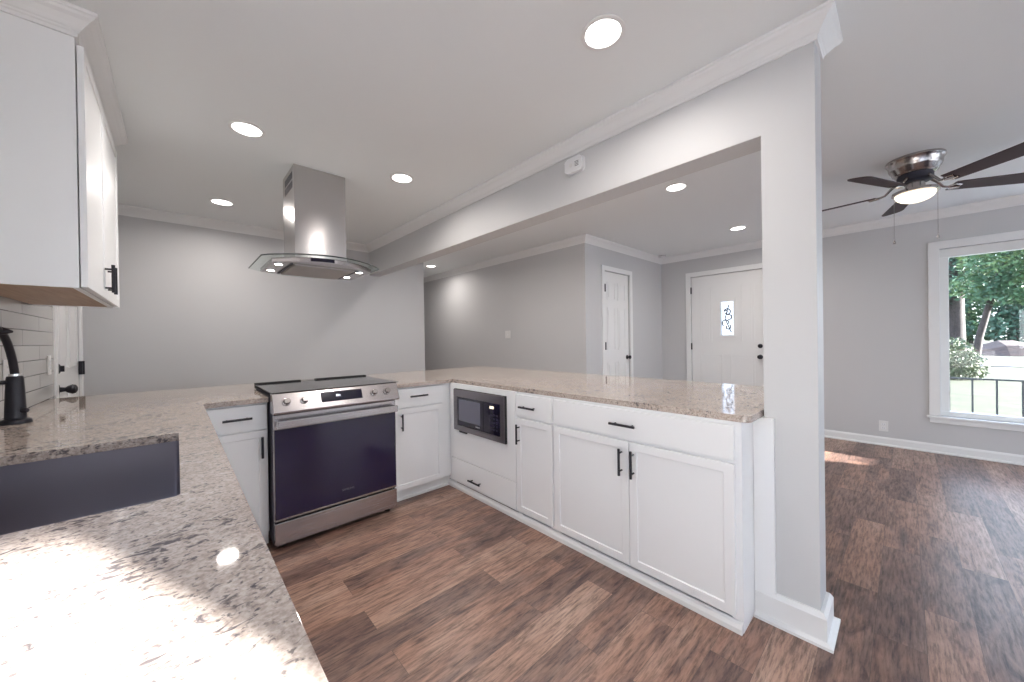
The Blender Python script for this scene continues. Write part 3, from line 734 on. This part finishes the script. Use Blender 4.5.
# slanted control panel
ya, za, yb_, zb_ = 2.484, .830, 2.530, .938
mb = MB().prism([(2.573, .822), (2.500, .820), (2.486, .824), (2.4825, .834), (yb_, .940), (2.573, .940)], [], 'yz', r0-.006, r1+.006)
cp = g.part('control_panel', mb, steel_m, bevel=.004)
nrm = Vector((0, -(.940-.834), (yb_-2.4825))).normalized(); upv = Vector((0, yb_-2.4825, .940-.834)).normalized()
def onp(x, t, o=0): return Vector((x, 2.4825, .834))+upv*t*.1155+nrm*o
for x in (.478, .574, 1.003, 1.094):
    c0 = onp(x, .52, .0005)
    kb = g.part('knob', MB().lathe([(0, 0), (.0225, 0), (.0225, .006), (.0185, .008), (.0165, .026), (.014, .029), (0, .029)], c0, 28, nrm), nickel_m, parent=cp, smooth=True)
mb = MB(); a0, a1 = .668, .922
vs = [onp(a0, .28, .0008), onp(a1, .28, .0008), onp(a1, .84, .0008), onp(a0, .84, .0008)]
def slab4(mb, vs, n, t):
    b = [mb.bm.verts.new(v) for v in vs]; f_ = [mb.bm.verts.new(v+n*t) for v in vs]
    mb.bm.faces.new(b[::-1]); mb.bm.faces.new(f_)
    for i in range(4): mb.bm.faces.new([b[i], b[(i+1) % 4], f_[(i+1) % 4], f_[i]])
slab4(mb, vs, nrm, .0015)
dp_ = g.part('display', mb, disp_m, parent=cp)
mb = MB()
for xa, xb, ta, tb in ((.757, .7635, .53, .66), (.766, .7725, .53, .66), (.777, .7825, .53, .63)):
    slab4(mb, [onp(xa, ta, .0026), onp(xb, ta, .0026), onp(xb, tb, .0026), onp(xa, tb, .0026)], nrm, .0003)
g.part('clock_digits', mb, glowdig_m, parent=dp_)
ck = g.part('cooktop', MB().box((r0-.004, 2.532, .9405), (r1+.022, 3.150, .9465)), cook_m, bevel=.002)
for cx, cy, rr in ((.60, 2.70, .095), (.99, 2.70, .11), (.60, 2.97, .11), (.99, 2.97, .08)):
    n = 48; mb = MB()
    for r_ in (rr,):
        a = [mb.bm.verts.new((cx+r_*math.cos(2*PI*i/n), cy+r_*math.sin(2*PI*i/n), .9467)) for i in range(n)]
        b = [mb.bm.verts.new((cx+(r_-.003)*math.cos(2*PI*i/n), cy+(r_-.003)*math.sin(2*PI*i/n), .9467)) for i in range(n)]
        for i in range(n): mb.bm.faces.new([a[i], a[(i+1) % n], b[(i+1) % n], b[i]])
    g.part('burner_ring', mb, logo_m, parent=ck)
g.part('rear_trim', MB().box((r0-.004, 3.1505, .918), (.70, 3.185, .956)).box((.80, 3.1505, .918), (r1+.022, 3.185, .956)).box((.70, 3.1505, .918), (.80, 3.185, .946)), rubber_m, bevel=.003)
mb = MB()
for x in (r0+.05, r1-.05):
    for y in (2.60, 3.08):
        mb = MB().cyl((x, y, 0), (x, y, .0345), .018, seg=16); g.part('foot', mb, rubber_m)

# ------------------------------------------------------------------ microwave
q = Thing('microwave_oven', 'built in stainless microwave with dark glass front under the peninsula counter', 'microwave', (1.72, 2.23, .49))
T = TX(1.725, -1)
q.part('body', MB().box(T(1.945, -.38, .537), T(2.515, .022, .815)), dsteel_m)
mb = MB().prism(rect(1.913, 2.546, .508, .842), [rect(1.958, 2.498, .550, .782)], 'yz', 1.725-.044, 1.725-.036)
q.part('bezel', mb, dsteel_m, bevel=.004)
q.part('bezel_edge', MB().prism(rect(1.911, 2.548, .506, .844), [rect(1.952, 2.508, .545, .810)], 'yz', 1.725-.0355, 1.725-.0190), rubber_m)
dd = q.part('door', MB().box(T(2.156, .0225, .552), T(2.496, .040, .780)), disp_m, bevel=.002)
q.part('door_window', MB().box(T(2.190, .0401, .592), T(2.474, .0412, .764)), mwin_m, parent=dd)
q.part('control_panel', MB().box(T(1.960, .0225, .552), T(2.154, .040, .780)), disp_m, bevel=.002)
q.part('clock_display', MB().box(T(2.030, .0401, .738), T(2.078, .0407, .758)), glowmw_m)
mb = MB()
for i in range(3):
    for j in range(5): mb.box(T(1.985+i*.034, .0401, .580+j*.027), T(2.005+i*.034, .0405, .592+j*.027))
q.part('keypad', mb, mat('key_dark', (.03, .028, .05), .35))
lettering('SAMSUNG', .011, Matrix.Translation((1.725-.0405, 2.225, .572)) @ Matrix.Rotation(-PI/2, 4, 'Z') @ Matrix.Rotation(PI/2, 4, 'X'), plastic_m, q, dd)
for y in (2.45, ):
    q.part('foot', MB().box(T(2.39, .006, .490), T(2.49, .030, .5055)), rubber_m)

# ------------------------------------------------------------------ range hood
hx, hy = .805, 3.12
h = Thing('range_hood', 'stainless island range hood with curved glass canopy hanging from the ceiling', 'range hood', (hx, hy, ZC))
cx0, cx1, cy0, cy1 = .627, .978, 2.938, 3.288
ch = h.part('chimney', MB().box((cx0, cy0, 1.815), (cx1, cy1, ZC-.0005)), steelv_m, bevel=.0015)
mb = MB()
for i in range(2):
    for j in range(9): mb.box((cx0-.0004, cy0+.045+j*.027, 2.36+i*.065), (cx0+.0010, cy0+.060+j*.027, 2.412+i*.065))
h.part('vent_slots', mb, dark_gap, parent=ch)
def bow(y, s, half, x, depth):                # bowed edge, deepest in the middle
    return y+s*depth*(1-((x-hx)/half)**2)
N = 24
def plate(half, yf, yb, dep, z0, z1, sag=0.0, depb=None):
    depb = dep if depb is None else depb
    mb = MB(); cols = []
    for i in range(N+1):
        x = hx-half+2*half*i/N; zs = -sag*((x-hx)/half)**2
        ya, yb2 = bow(yf, -1, half, x, dep), bow(yb, 1, half, x, depb)
        cols.append([mb.bm.verts.new(v) for v in ((x, ya, z0+zs), (x, yb2, z0+zs), (x, yb2, z1+zs), (x, ya, z1+zs))])
    for a, b in zip(cols, cols[1:]):
        for k in range(4): mb.bm.faces.new([a[k], b[k], b[(k+1) % 4], a[(k+1) % 4]])
    mb.bm.faces.new(cols[0]); mb.bm.faces.new(cols[-1][::-1])
    return mb
hood_glass = clear_glass('hood_glass', (.93, .96, .95), .06)
gc = h.part('glass_canopy', plate(.391, 2.850, 3.400, .225, 1.818, 1.826, 0.006), hood_glass)
gp = [(hx-.391, 3.40, 1.818), (hx-.391, 2.850, 1.818)]
for i in range(1, 24):
    x = hx-.391+.782*i/24; gp.append((x, bow(2.850, -1, .391, x, .225), 1.822))
gp += [(hx+.391, 2.850, 1.818), (hx+.391, 3.40, 1.818)]
h.part('glass_edge', MB().tube(gp, .0042, 8), mat('glass_edge', (.05, .06, .06), .15), parent=gc, smooth=True, label='dark polished glass edge')
bd = h.part('body', plate(.330, 2.855, 3.31, .190, 1.783, 1.8115, 0.0, .02), steel_m)
pl = MB().prism(rect(hx-.20, hx+.20, 2.84, 3.29), [], 'xy', 1.774, 1.7825)
h.part('filter', pl, grate_m)
for x in (hx-.225, hx+.210): h.part('filter_gap', MB().box((x, 2.84, 1.778), (x+.014, 3.29, 1.7825)), dark_gap)
for x, y in ((.520, 2.90), (1.055, 2.885), (.520, 3.18), (1.050, 3.15)):
    lp = h.part('lamp_ring', MB().lathe([(.024, 0), (.030, 0), (.030, -.004), (.024, -.005), (.024, 0)], (x, y, 1.7828), 24), chrome_m, smooth=True)
    h.part('lamp_lens', MB().lathe([(0, -.001), (.0235, -.001), (.0235, -.003), (0, -.003)], (x, y, 1.7828), 24), hoodlens_m, parent=lp)
# control strip follows the bowed front
mb = MB(); n = 6
yf = lambda x: bow(2.855, -1, .330, x, .190)
cs = []
for i in range(n+1):
    x = .668+.140*i/n
    cs.append([mb.bm.verts.new(v) for v in ((x, yf(x)-.0005, 1.786), (x, yf(x)-.0005, 1.808), (x, yf(x)-.003, 1.808), (x, yf(x)-.003, 1.786))])
for a, b in zip(cs, cs[1:]):
    for k in range(4): mb.bm.faces.new([a[k], b[k], b[(k+1) % 4], a[(k+1) % 4]])
mb.bm.faces.new(cs[0]); mb.bm.faces.new(cs[-1][::-1])
h.part('control_strip', mb, disp_m, parent=bd)

# ------------------------------------------------------------------ recessed ceiling lights
spots = [((1.323, .847), 'round recessed ceiling light nearest the camera, above the kitchen floor'),
         ((.325, 2.644), 'round recessed ceiling light between the upper cabinet and the range hood'),
         ((.318, 4.157), 'smaller looking recessed ceiling light deep in the kitchen by the back wall crown'),
         ((1.310, 2.656), 'round recessed ceiling light just right of the hood chimney'),
         ((3.126, 1.310), 'recessed ceiling light seen through the opening under the header beam, larger of two'),
         ((4.863, 1.325), 'recessed ceiling light in front of the front door'),
         ((3.205, 5.477), 'recessed ceiling light in the hallway beyond the back wall end'),
         ((2.40, 3.55), 'added recessed ceiling light hidden behind the header beam, near the back wall end'),  # unseen lamp added to brighten the back wall and hall
         ((2.40, 2.05), 'added recessed ceiling light hidden behind the header beam, over the middle of the peninsula')]  # second unseen lamp, added for the far walls
L0 = None
for (x, y), lab in spots:
    if L0 is None:
        t_ = Thing('recessed_light', lab, 'ceiling light', (x, y, ZC), 'recessed ceiling lights')
        t_.part('trim_ring', MB().lathe([(.0705, -.0005), (.090, -.0005), (.090, -.004), (.084, -.007), (.073, -.006), (.0705, -.0005)], (x, y, ZC), 40), trim_m, smooth=True)
        t_.part('lens', MB().lathe([(0, -.002), (.070, -.002), (.070, -.0045), (0, -.0045)], (x, y, ZC), 40), lens_m)
        ll = bpy.data.lights.new('downlight', 'AREA'); ll.shape = 'DISK'; ll.size = .14; ll.energy = LAMP; ll.color = (1.0, .94, .89); ll.spread = math.radians(164)
        lo = bpy.data.objects.new('downlight', ll); sc.collection.objects.link(lo); lo.parent = t_.o; lo.location = (0, 0, -.006)
        L0 = t_.o
    else:
        c_ = copy_tree(L0); c_.location = (x, y, ZC); c_['label'] = lab

# ------------------------------------------------------------------ ceiling fan
fc = Vector((3.965, -.055, ZC))
f = Thing('ceiling_fan', 'five blade flush mount ceiling fan with nickel housing and lit glass bowl', 'ceiling fan', tuple(fc))
f.part('housing', MB().lathe([(0, -.0005), (.150, -.0005), (.152, -.014), (.146, -.024), (.140, -.030), (.136, -.062), (.130, -.076), (.124, -.082), (.116, -.106), (.100, -.118), (0, -.118)], fc, 48), nickel_m, smooth=True)
f.part('motor', MB().lathe([(0, -.1185), (.092, -.1185), (.094, -.160), (.080, -.170), (0, -.170)], fc, 40), dark_gap, smooth=True)
f.part('switch_cup', MB().lathe([(0, -.1705), (.050, -.1705), (.052, -.215), (.070, -.226), (.118, -.232), (.120, -.250), (.106, -.254), (0, -.254)], fc, 40), nickel_m, smooth=True)
f.part('light_bowl', MB().lathe([(0, -.2545), (.104, -.2545), (.103, -.264), (.094, -.282), (.076, -.297), (.050, -.308), (.022, -.313), (0, -.314)], fc, 40), fanlens_m, smooth=True)
def blade_mesh(a):
    c, s_ = math.cos(a), math.sin(a); tz = math.radians(-12)
    def W(u, v, w):
        v2, w2 = v*math.cos(tz)-w*math.sin(tz), v*math.sin(tz)+w*math.cos(tz)
        return (fc.x+u*c-v2*s_, fc.y+u*s_+v2*c, ZC-.222+w2)
    mb = MB(); o2 = [(.20, -.052), (.62, -.068), (.648, -.055), (.66, -.03), (.66, .03), (.648, .055), (.62, .068), (.20, .052)]
    b = [mb.bm.verts.new(W(u, v, -.003)) for u, v in o2]; t2 = [mb.bm.verts.new(W(u, v, .003)) for u, v in o2]
    mb.bm.faces.new(b[::-1]); mb.bm.faces.new(t2)
    for i in range(len(o2)): mb.bm.faces.new([b[i], b[(i+1) % 8], t2[(i+1) % 8], t2[i]])
    br_ = MB()
    br_.tube([(fc.x+c*.085, fc.y+s_*.085, ZC-.150), (fc.x+c*.12, fc.y+s_*.12, ZC-.180), (fc.x+c*.155, fc.y+s_*.155, ZC-.220), (fc.x+c*.19, fc.y+s_*.19, ZC-.229), (fc.x+c*.24, fc.y+s_*.24, ZC-.229)], .007, 8, [.013, .009, .008, .009, .012])
    for v in (-.03, .03):
        br_.tube([W(.175, 0, -.005), W(.205, v, -.006), W(.245, v*.6, -.006)], .006, 8)
    return mb, br_
for kk in range(5):
    a = math.radians(155.5-72*kk)
    mb, br_ = blade_mesh(a)
    b_ = f.part('blade', mb, blade_m); f.part('blade_arm', br_, nickel_m, parent=b_, smooth=True)
for px, py, ln in ((3.905, .050, .335), (3.905, -.160, .335)):
    mb = MB(); zt_ = ZC-.245
    mb.cyl((px, py, zt_), (px, py, zt_-ln), .0012, seg=6)
    pc = f.part('pull_chain', mb, nickel_m)
    f.part('pendant', MB().lathe([(0, 0), (.003, 0), (.008, -.022), (.008, -.026), (0, -.027)], (px, py, zt_-ln), 14), nickel_m, parent=pc, smooth=True)

# ------------------------------------------------------------------ small wall fittings
def plate_thing(name, label, cat, T, u, z, wd, ht, kind, group=None):
    t_ = Thing(name, label, cat, T(u, 0, z), group)
    t_.part('cover_plate', MB().box(T(u-wd/2, .0005, z-ht/2), T(u+wd/2, .006, z+ht/2)), plate_m, bevel=.002)
    if kind == 'outlet':
        for dz in (-.021, .021):
            rp = t_.part('receptacle', MB().box(T(u-.017, .0062, z+dz-.014), T(u+.017, .0085, z+dz+.014)), plastic_m, bevel=.002)
            mb = MB()
            for du in (-.007, .007): mb.box(T(u+du-.0012, .0086, z+dz-.004), T(u+du+.0012, .0089, z+dz+.006))
            t_.part('slots', mb, slot_m, parent=rp)
    else:
        n = max(1, round(wd/.05)-1) if wd > .09 else 1
        for i in range(n):
            uu = u+(i-(n-1)/2)*.046
            t_.part('toggle', MB().box(T(uu-.005, .0062, z-.012), T(uu+.005, .016, z+.004)), plastic_m, bevel=.001)
    return t_
plate_thing('wall_outlet', 'white duplex outlet low on the grey wall below the front window', 'outlet', TX(XF, -1), .172, .215, .072, .116, 'outlet')
plate_thing('light_switch', 'white light switch plate alone on the grey hallway wall', 'light switch', TX(XH, -1), 4.13, 1.32, .115, .116, 'switch')
plate_thing('wall_outlet', 'white outlet on the tile backsplash near the side door', 'outlet', TX(XL+.0095, 1), 3.60, 1.125, .072, .118, 'outlet')
plate_thing('wall_outlet', 'white outlet on the tile backsplash behind the black faucet', 'outlet', TX(XL+.0095, 1), 2.83, 1.125, .072, .118, 'outlet')
T = TX(XP0, -1)
t_ = Thing('wall_alarm', 'white rounded alarm box high on the header beam under the crown', 'alarm', T(1.43, 0, 2.352))
t_.part('back_plate', MB().prism(rrect(1.358, 1.502, 2.300, 2.404, .03), [], 'yz', XP0-.006, XP0-.0005), plastic_m, bevel=.002)
t_.part('cover', MB().prism(rrect(1.362, 1.498, 2.304, 2.400, .03), [], 'yz', XP0-.036, XP0-.0065), plastic_m, bevel=.006, seg=3)
t_.part('button', MB().cyl(T(1.445, .0365, 2.35), T(1.445, .039, 2.35), .012, seg=20), plate_m)
mb = MB()
for i in range(4): mb.box(T(1.385, .0362, 2.335+i*.009), T(1.415, .037, 2.339+i*.009))
t_.part('grille', mb, slot_m)
t_ = Thing('smoke_detector', 'small round white smoke detector on the ceiling corner near the front door', 'smoke detector', (5.54, 2.545, ZC))
t_.part('vent_band', MB().lathe([(0, -.0105), (.050, -.0105), (.050, -.016), (0, -.016)], (5.54, 2.545, ZC), 32), slot_m)
t_.part('base', MB().lathe([(0, -.0005), (.062, -.0005), (.062, -.010), (0, -.010)], (5.54, 2.545, ZC), 32), plastic_m, smooth=True)
t_.part('cover', MB().lathe([(0, -.0165), (.056, -.0165), (.055, -.034), (.046, -.043), (0, -.045)], (5.54, 2.545, ZC), 32), plastic_m, smooth=True)

# ------------------------------------------------------------------ outdoors
GZ = -.60
def ground(name, pts, z0, z1, m): return struct(name, MB().prism(pts, [], 'xy', z0, z1), m)
ground('lawn', [(-60, -90), (200, -90), (200, 90), (-60, 90)], GZ-.3, GZ, lawn_m)
ground('road', [(34, -90), (46, -90), (43, 90), (31, 90)], GZ+.002, GZ+.03, asphalt_m)
mb = MB()
rng = random.Random(3)
n = 40; rows = []
for i in range(n+1):
    yy = -25+30*i/n; rows.append([mb.bm.verts.new((x, yy, GZ-.05+z*(1+.3*math.sin(i*1.3))+rng.uniform(-.05, .05)*(z > 0))) for x, z in ((47, 0), (49, .7), (53, 1.0), (57, .8), (60, 0))])
for a, b in zip(rows, rows[1:]):
    for k in range(4): mb.bm.faces.new([a[k], a[k+1], b[k+1], b[k]])
struct('mulch_bank', mb, mulch_m)
ground('bounce_slab', [(-9, -16), (4.5, -16), (4.5, YR-.131), (XL-.131, YR-.131), (XL-.131, 5), (-9, 5)], GZ, -.15, concrete_m)  # unseen slab added to bounce neutral daylight into the windows
ground('porch_floor', [(XF+.131, -3.3), (7.75, -3.3), (7.75, 3.2), (XF+.131, 3.2)], GZ, -.22, concrete_m)
struct('sun_slot_blocker', MB().prism(rect(XF+.131, 8.2, -.22, 2.9), [rect(6.06, 6.70, .805, 1.02)], 'xz', -3.35, -3.22), frost_m)  # unseen panel added; its slot shapes the sun streak on the floor
f = Thing('porch_railing', 'dark metal porch railing with thin upright bars outside the front window', 'railing', (7.5, -.6, -.22))
f.part('top_rail', MB().box((7.485, -3.1, .645), (7.515, 2.6, .665)), rail_m)
f.part('bottom_rail', MB().box((7.49, -3.1, -.10), (7.51, 2.6, -.08)), rail_m)
for k in range(30):
    y = -3.05+.19*k
    f.part('baluster', MB().box((7.492, y-.008, -.0795), (7.508, y+.008, .6445)), rail_m)
for y in (-3.12, 2.62): f.part('post', MB().box((7.48, y-.02, -.2195), (7.52, y+.02, .70)), rail_m)

def leaf_cloud(mb, blobs, n, size, rng):
    """leaf quads scattered through ellipsoids"""
    tot = sum(b[3]*b[4]*b[5] for b in blobs)
    for (cx, cy, cz, rx, ry, rz) in blobs:
        for _ in range(int(n*rx*ry*rz/tot)):
            while True:
                p = Vector((rng.uniform(-1, 1), rng.uniform(-1, 1), rng.uniform(-1, 1)))
                if .25 < p.length < 1: break
            c = Vector((cx+p.x*rx, cy+p.y*ry, cz+p.z*rz)); s = size*rng.uniform(.6, 1.4)
            a = Vector((rng.gauss(0, 1), rng.gauss(0, 1), rng.gauss(0, .6))).normalized(); b = a.orthogonal().normalized()
            b = (b*math.cos(rng.uniform(0, 6))+a.cross(b)*math.sin(rng.uniform(0, 6))).normalized()
            mb.bm.faces.new([mb.bm.verts.new(c+q) for q in (-a*s, b*s*.5, a*s, -b*s*.5)])
    return mb
def foliage(name, mb, m, th):
    me = bpy.data.meshes.new(name); mb.bm.to_mesh(me); mb.bm.free(); me.materials.append(m)
    me.transform(Matrix.Translation(-Vector(th.loc)))
    o = bpy.data.objects.new(name, me); sc.collection.objects.link(o); o.parent = th.o; return o
rng = random.Random(11)
def tree(label, base, trunk, rad, blobs, n, size, m, cat='tree'):
    t_ = Thing('tree' if trunk else 'bush', label, cat, base)
    if trunk:
        t_.part('trunk', MB().tube(trunk, .2, 10, rad), bark_m, smooth=True)
    foliage('foliage' if trunk else 'leaves', leaf_cloud(MB(), blobs, n, size, rng), m, t_)
    return t_
t_ = tree('rounded leafy bush on the lawn outside, left side of the window view', (23, -1.35, GZ), None, None,
     [(23, -1.25, .15, .9, .72, .95), (23, -1.75, -.1, .7, .45, .65), (23, -.6, .2, .8, .7, .9)], 7000, .055, bush_m, 'bush')
t_.part('stem', MB().tube([(23, -1.3, GZ-.02), (23, -1.3, -.2), (23.1, -1.4, .2)], .05, 8), bark_m)
tree('thick straight dark trunked evergreen at the left of the window view', (36, -2.10, GZ), [(36, -2.16, GZ-.05), (36, -2.16, 2.6), (36, -2.22, 6.2), (36, -2.22, 11)], [.44, .36, .30, .15],
     [(36, -1.9, 5.4, 2.2, 1.9, 2.0), (36, -1.0, 3.9, 1.7, 1.5, 1.2), (36, -1.8, 8.3, 2.8, 2.6, 2.6), (36, -3.5, 5.9, 1.5, 1.4, 1.2)], 9000, .13, leafd_m)
tree('slender leaning tree with a sunlit spreading crown behind the bush', (28.5, -2.30, GZ), [(28.5, -2.26, GZ-.05), (28.5, -2.42, 1.0), (28.4, -2.72, 2.6), (28.3, -3.1, 4.4), (28.3, -3.9, 6.5)], [.15, .13, .11, .09, .05],
     [(28.3, -3.2, 4.6, 1.8, 1.5, 1.1), (28.3, -4.6, 4.1, 1.6, 1.4, 1.0), (28.0, -5.2, 5.4, 2.0, 1.9, 1.3), (28.3, -2.2, 3.5, 1.2, 1.0, .6), (28.3, -4.0, 6.4, 2.2, 2.2, 1.2), (28.0, -4.6, 2.9, 1.2, .9, .4), (28.2, -3.7, 3.3, 1.3, 1.1, .8), (28.2, -2.9, 3.0, 1.0, .9, .55)], 14000, .10, leaf_m)
# far tree line across the street
far = ['leftmost, behind the thick trunk', 'just right of the thick trunk', 'behind the leaning tree', 'right of the leaning tree', 'toward the right edge of the window', 'beyond the right edge of the window', 'hidden by the left window frame']
for k, (x, y, r, hgt) in enumerate(((88, -3.6, 3.4, 11), (101, -7.6, 3.6, 13), (88, -10.6, 3.4, 11.5), (101, -15, 3.6, 13), (88, -17.8, 3.4, 11), (101, -22.5, 3.6, 12), (101, -.2, 3.6, 12))):
    tree('distant tree across the street, '+far[k], (x, y, GZ), [(x, y, GZ-.05), (x, y+.1, hgt*.4), (x, y, hgt*.8)], [.4, .35, .2],
         [(x, y, hgt*.6, r*.9, r*.95, hgt*.38), (x, y, 1.9, r*.9, r*.98, 2.3)], 3600, .34, leaf_m if k % 2 else leafd_m).o['group'] = 'distant trees across the street'
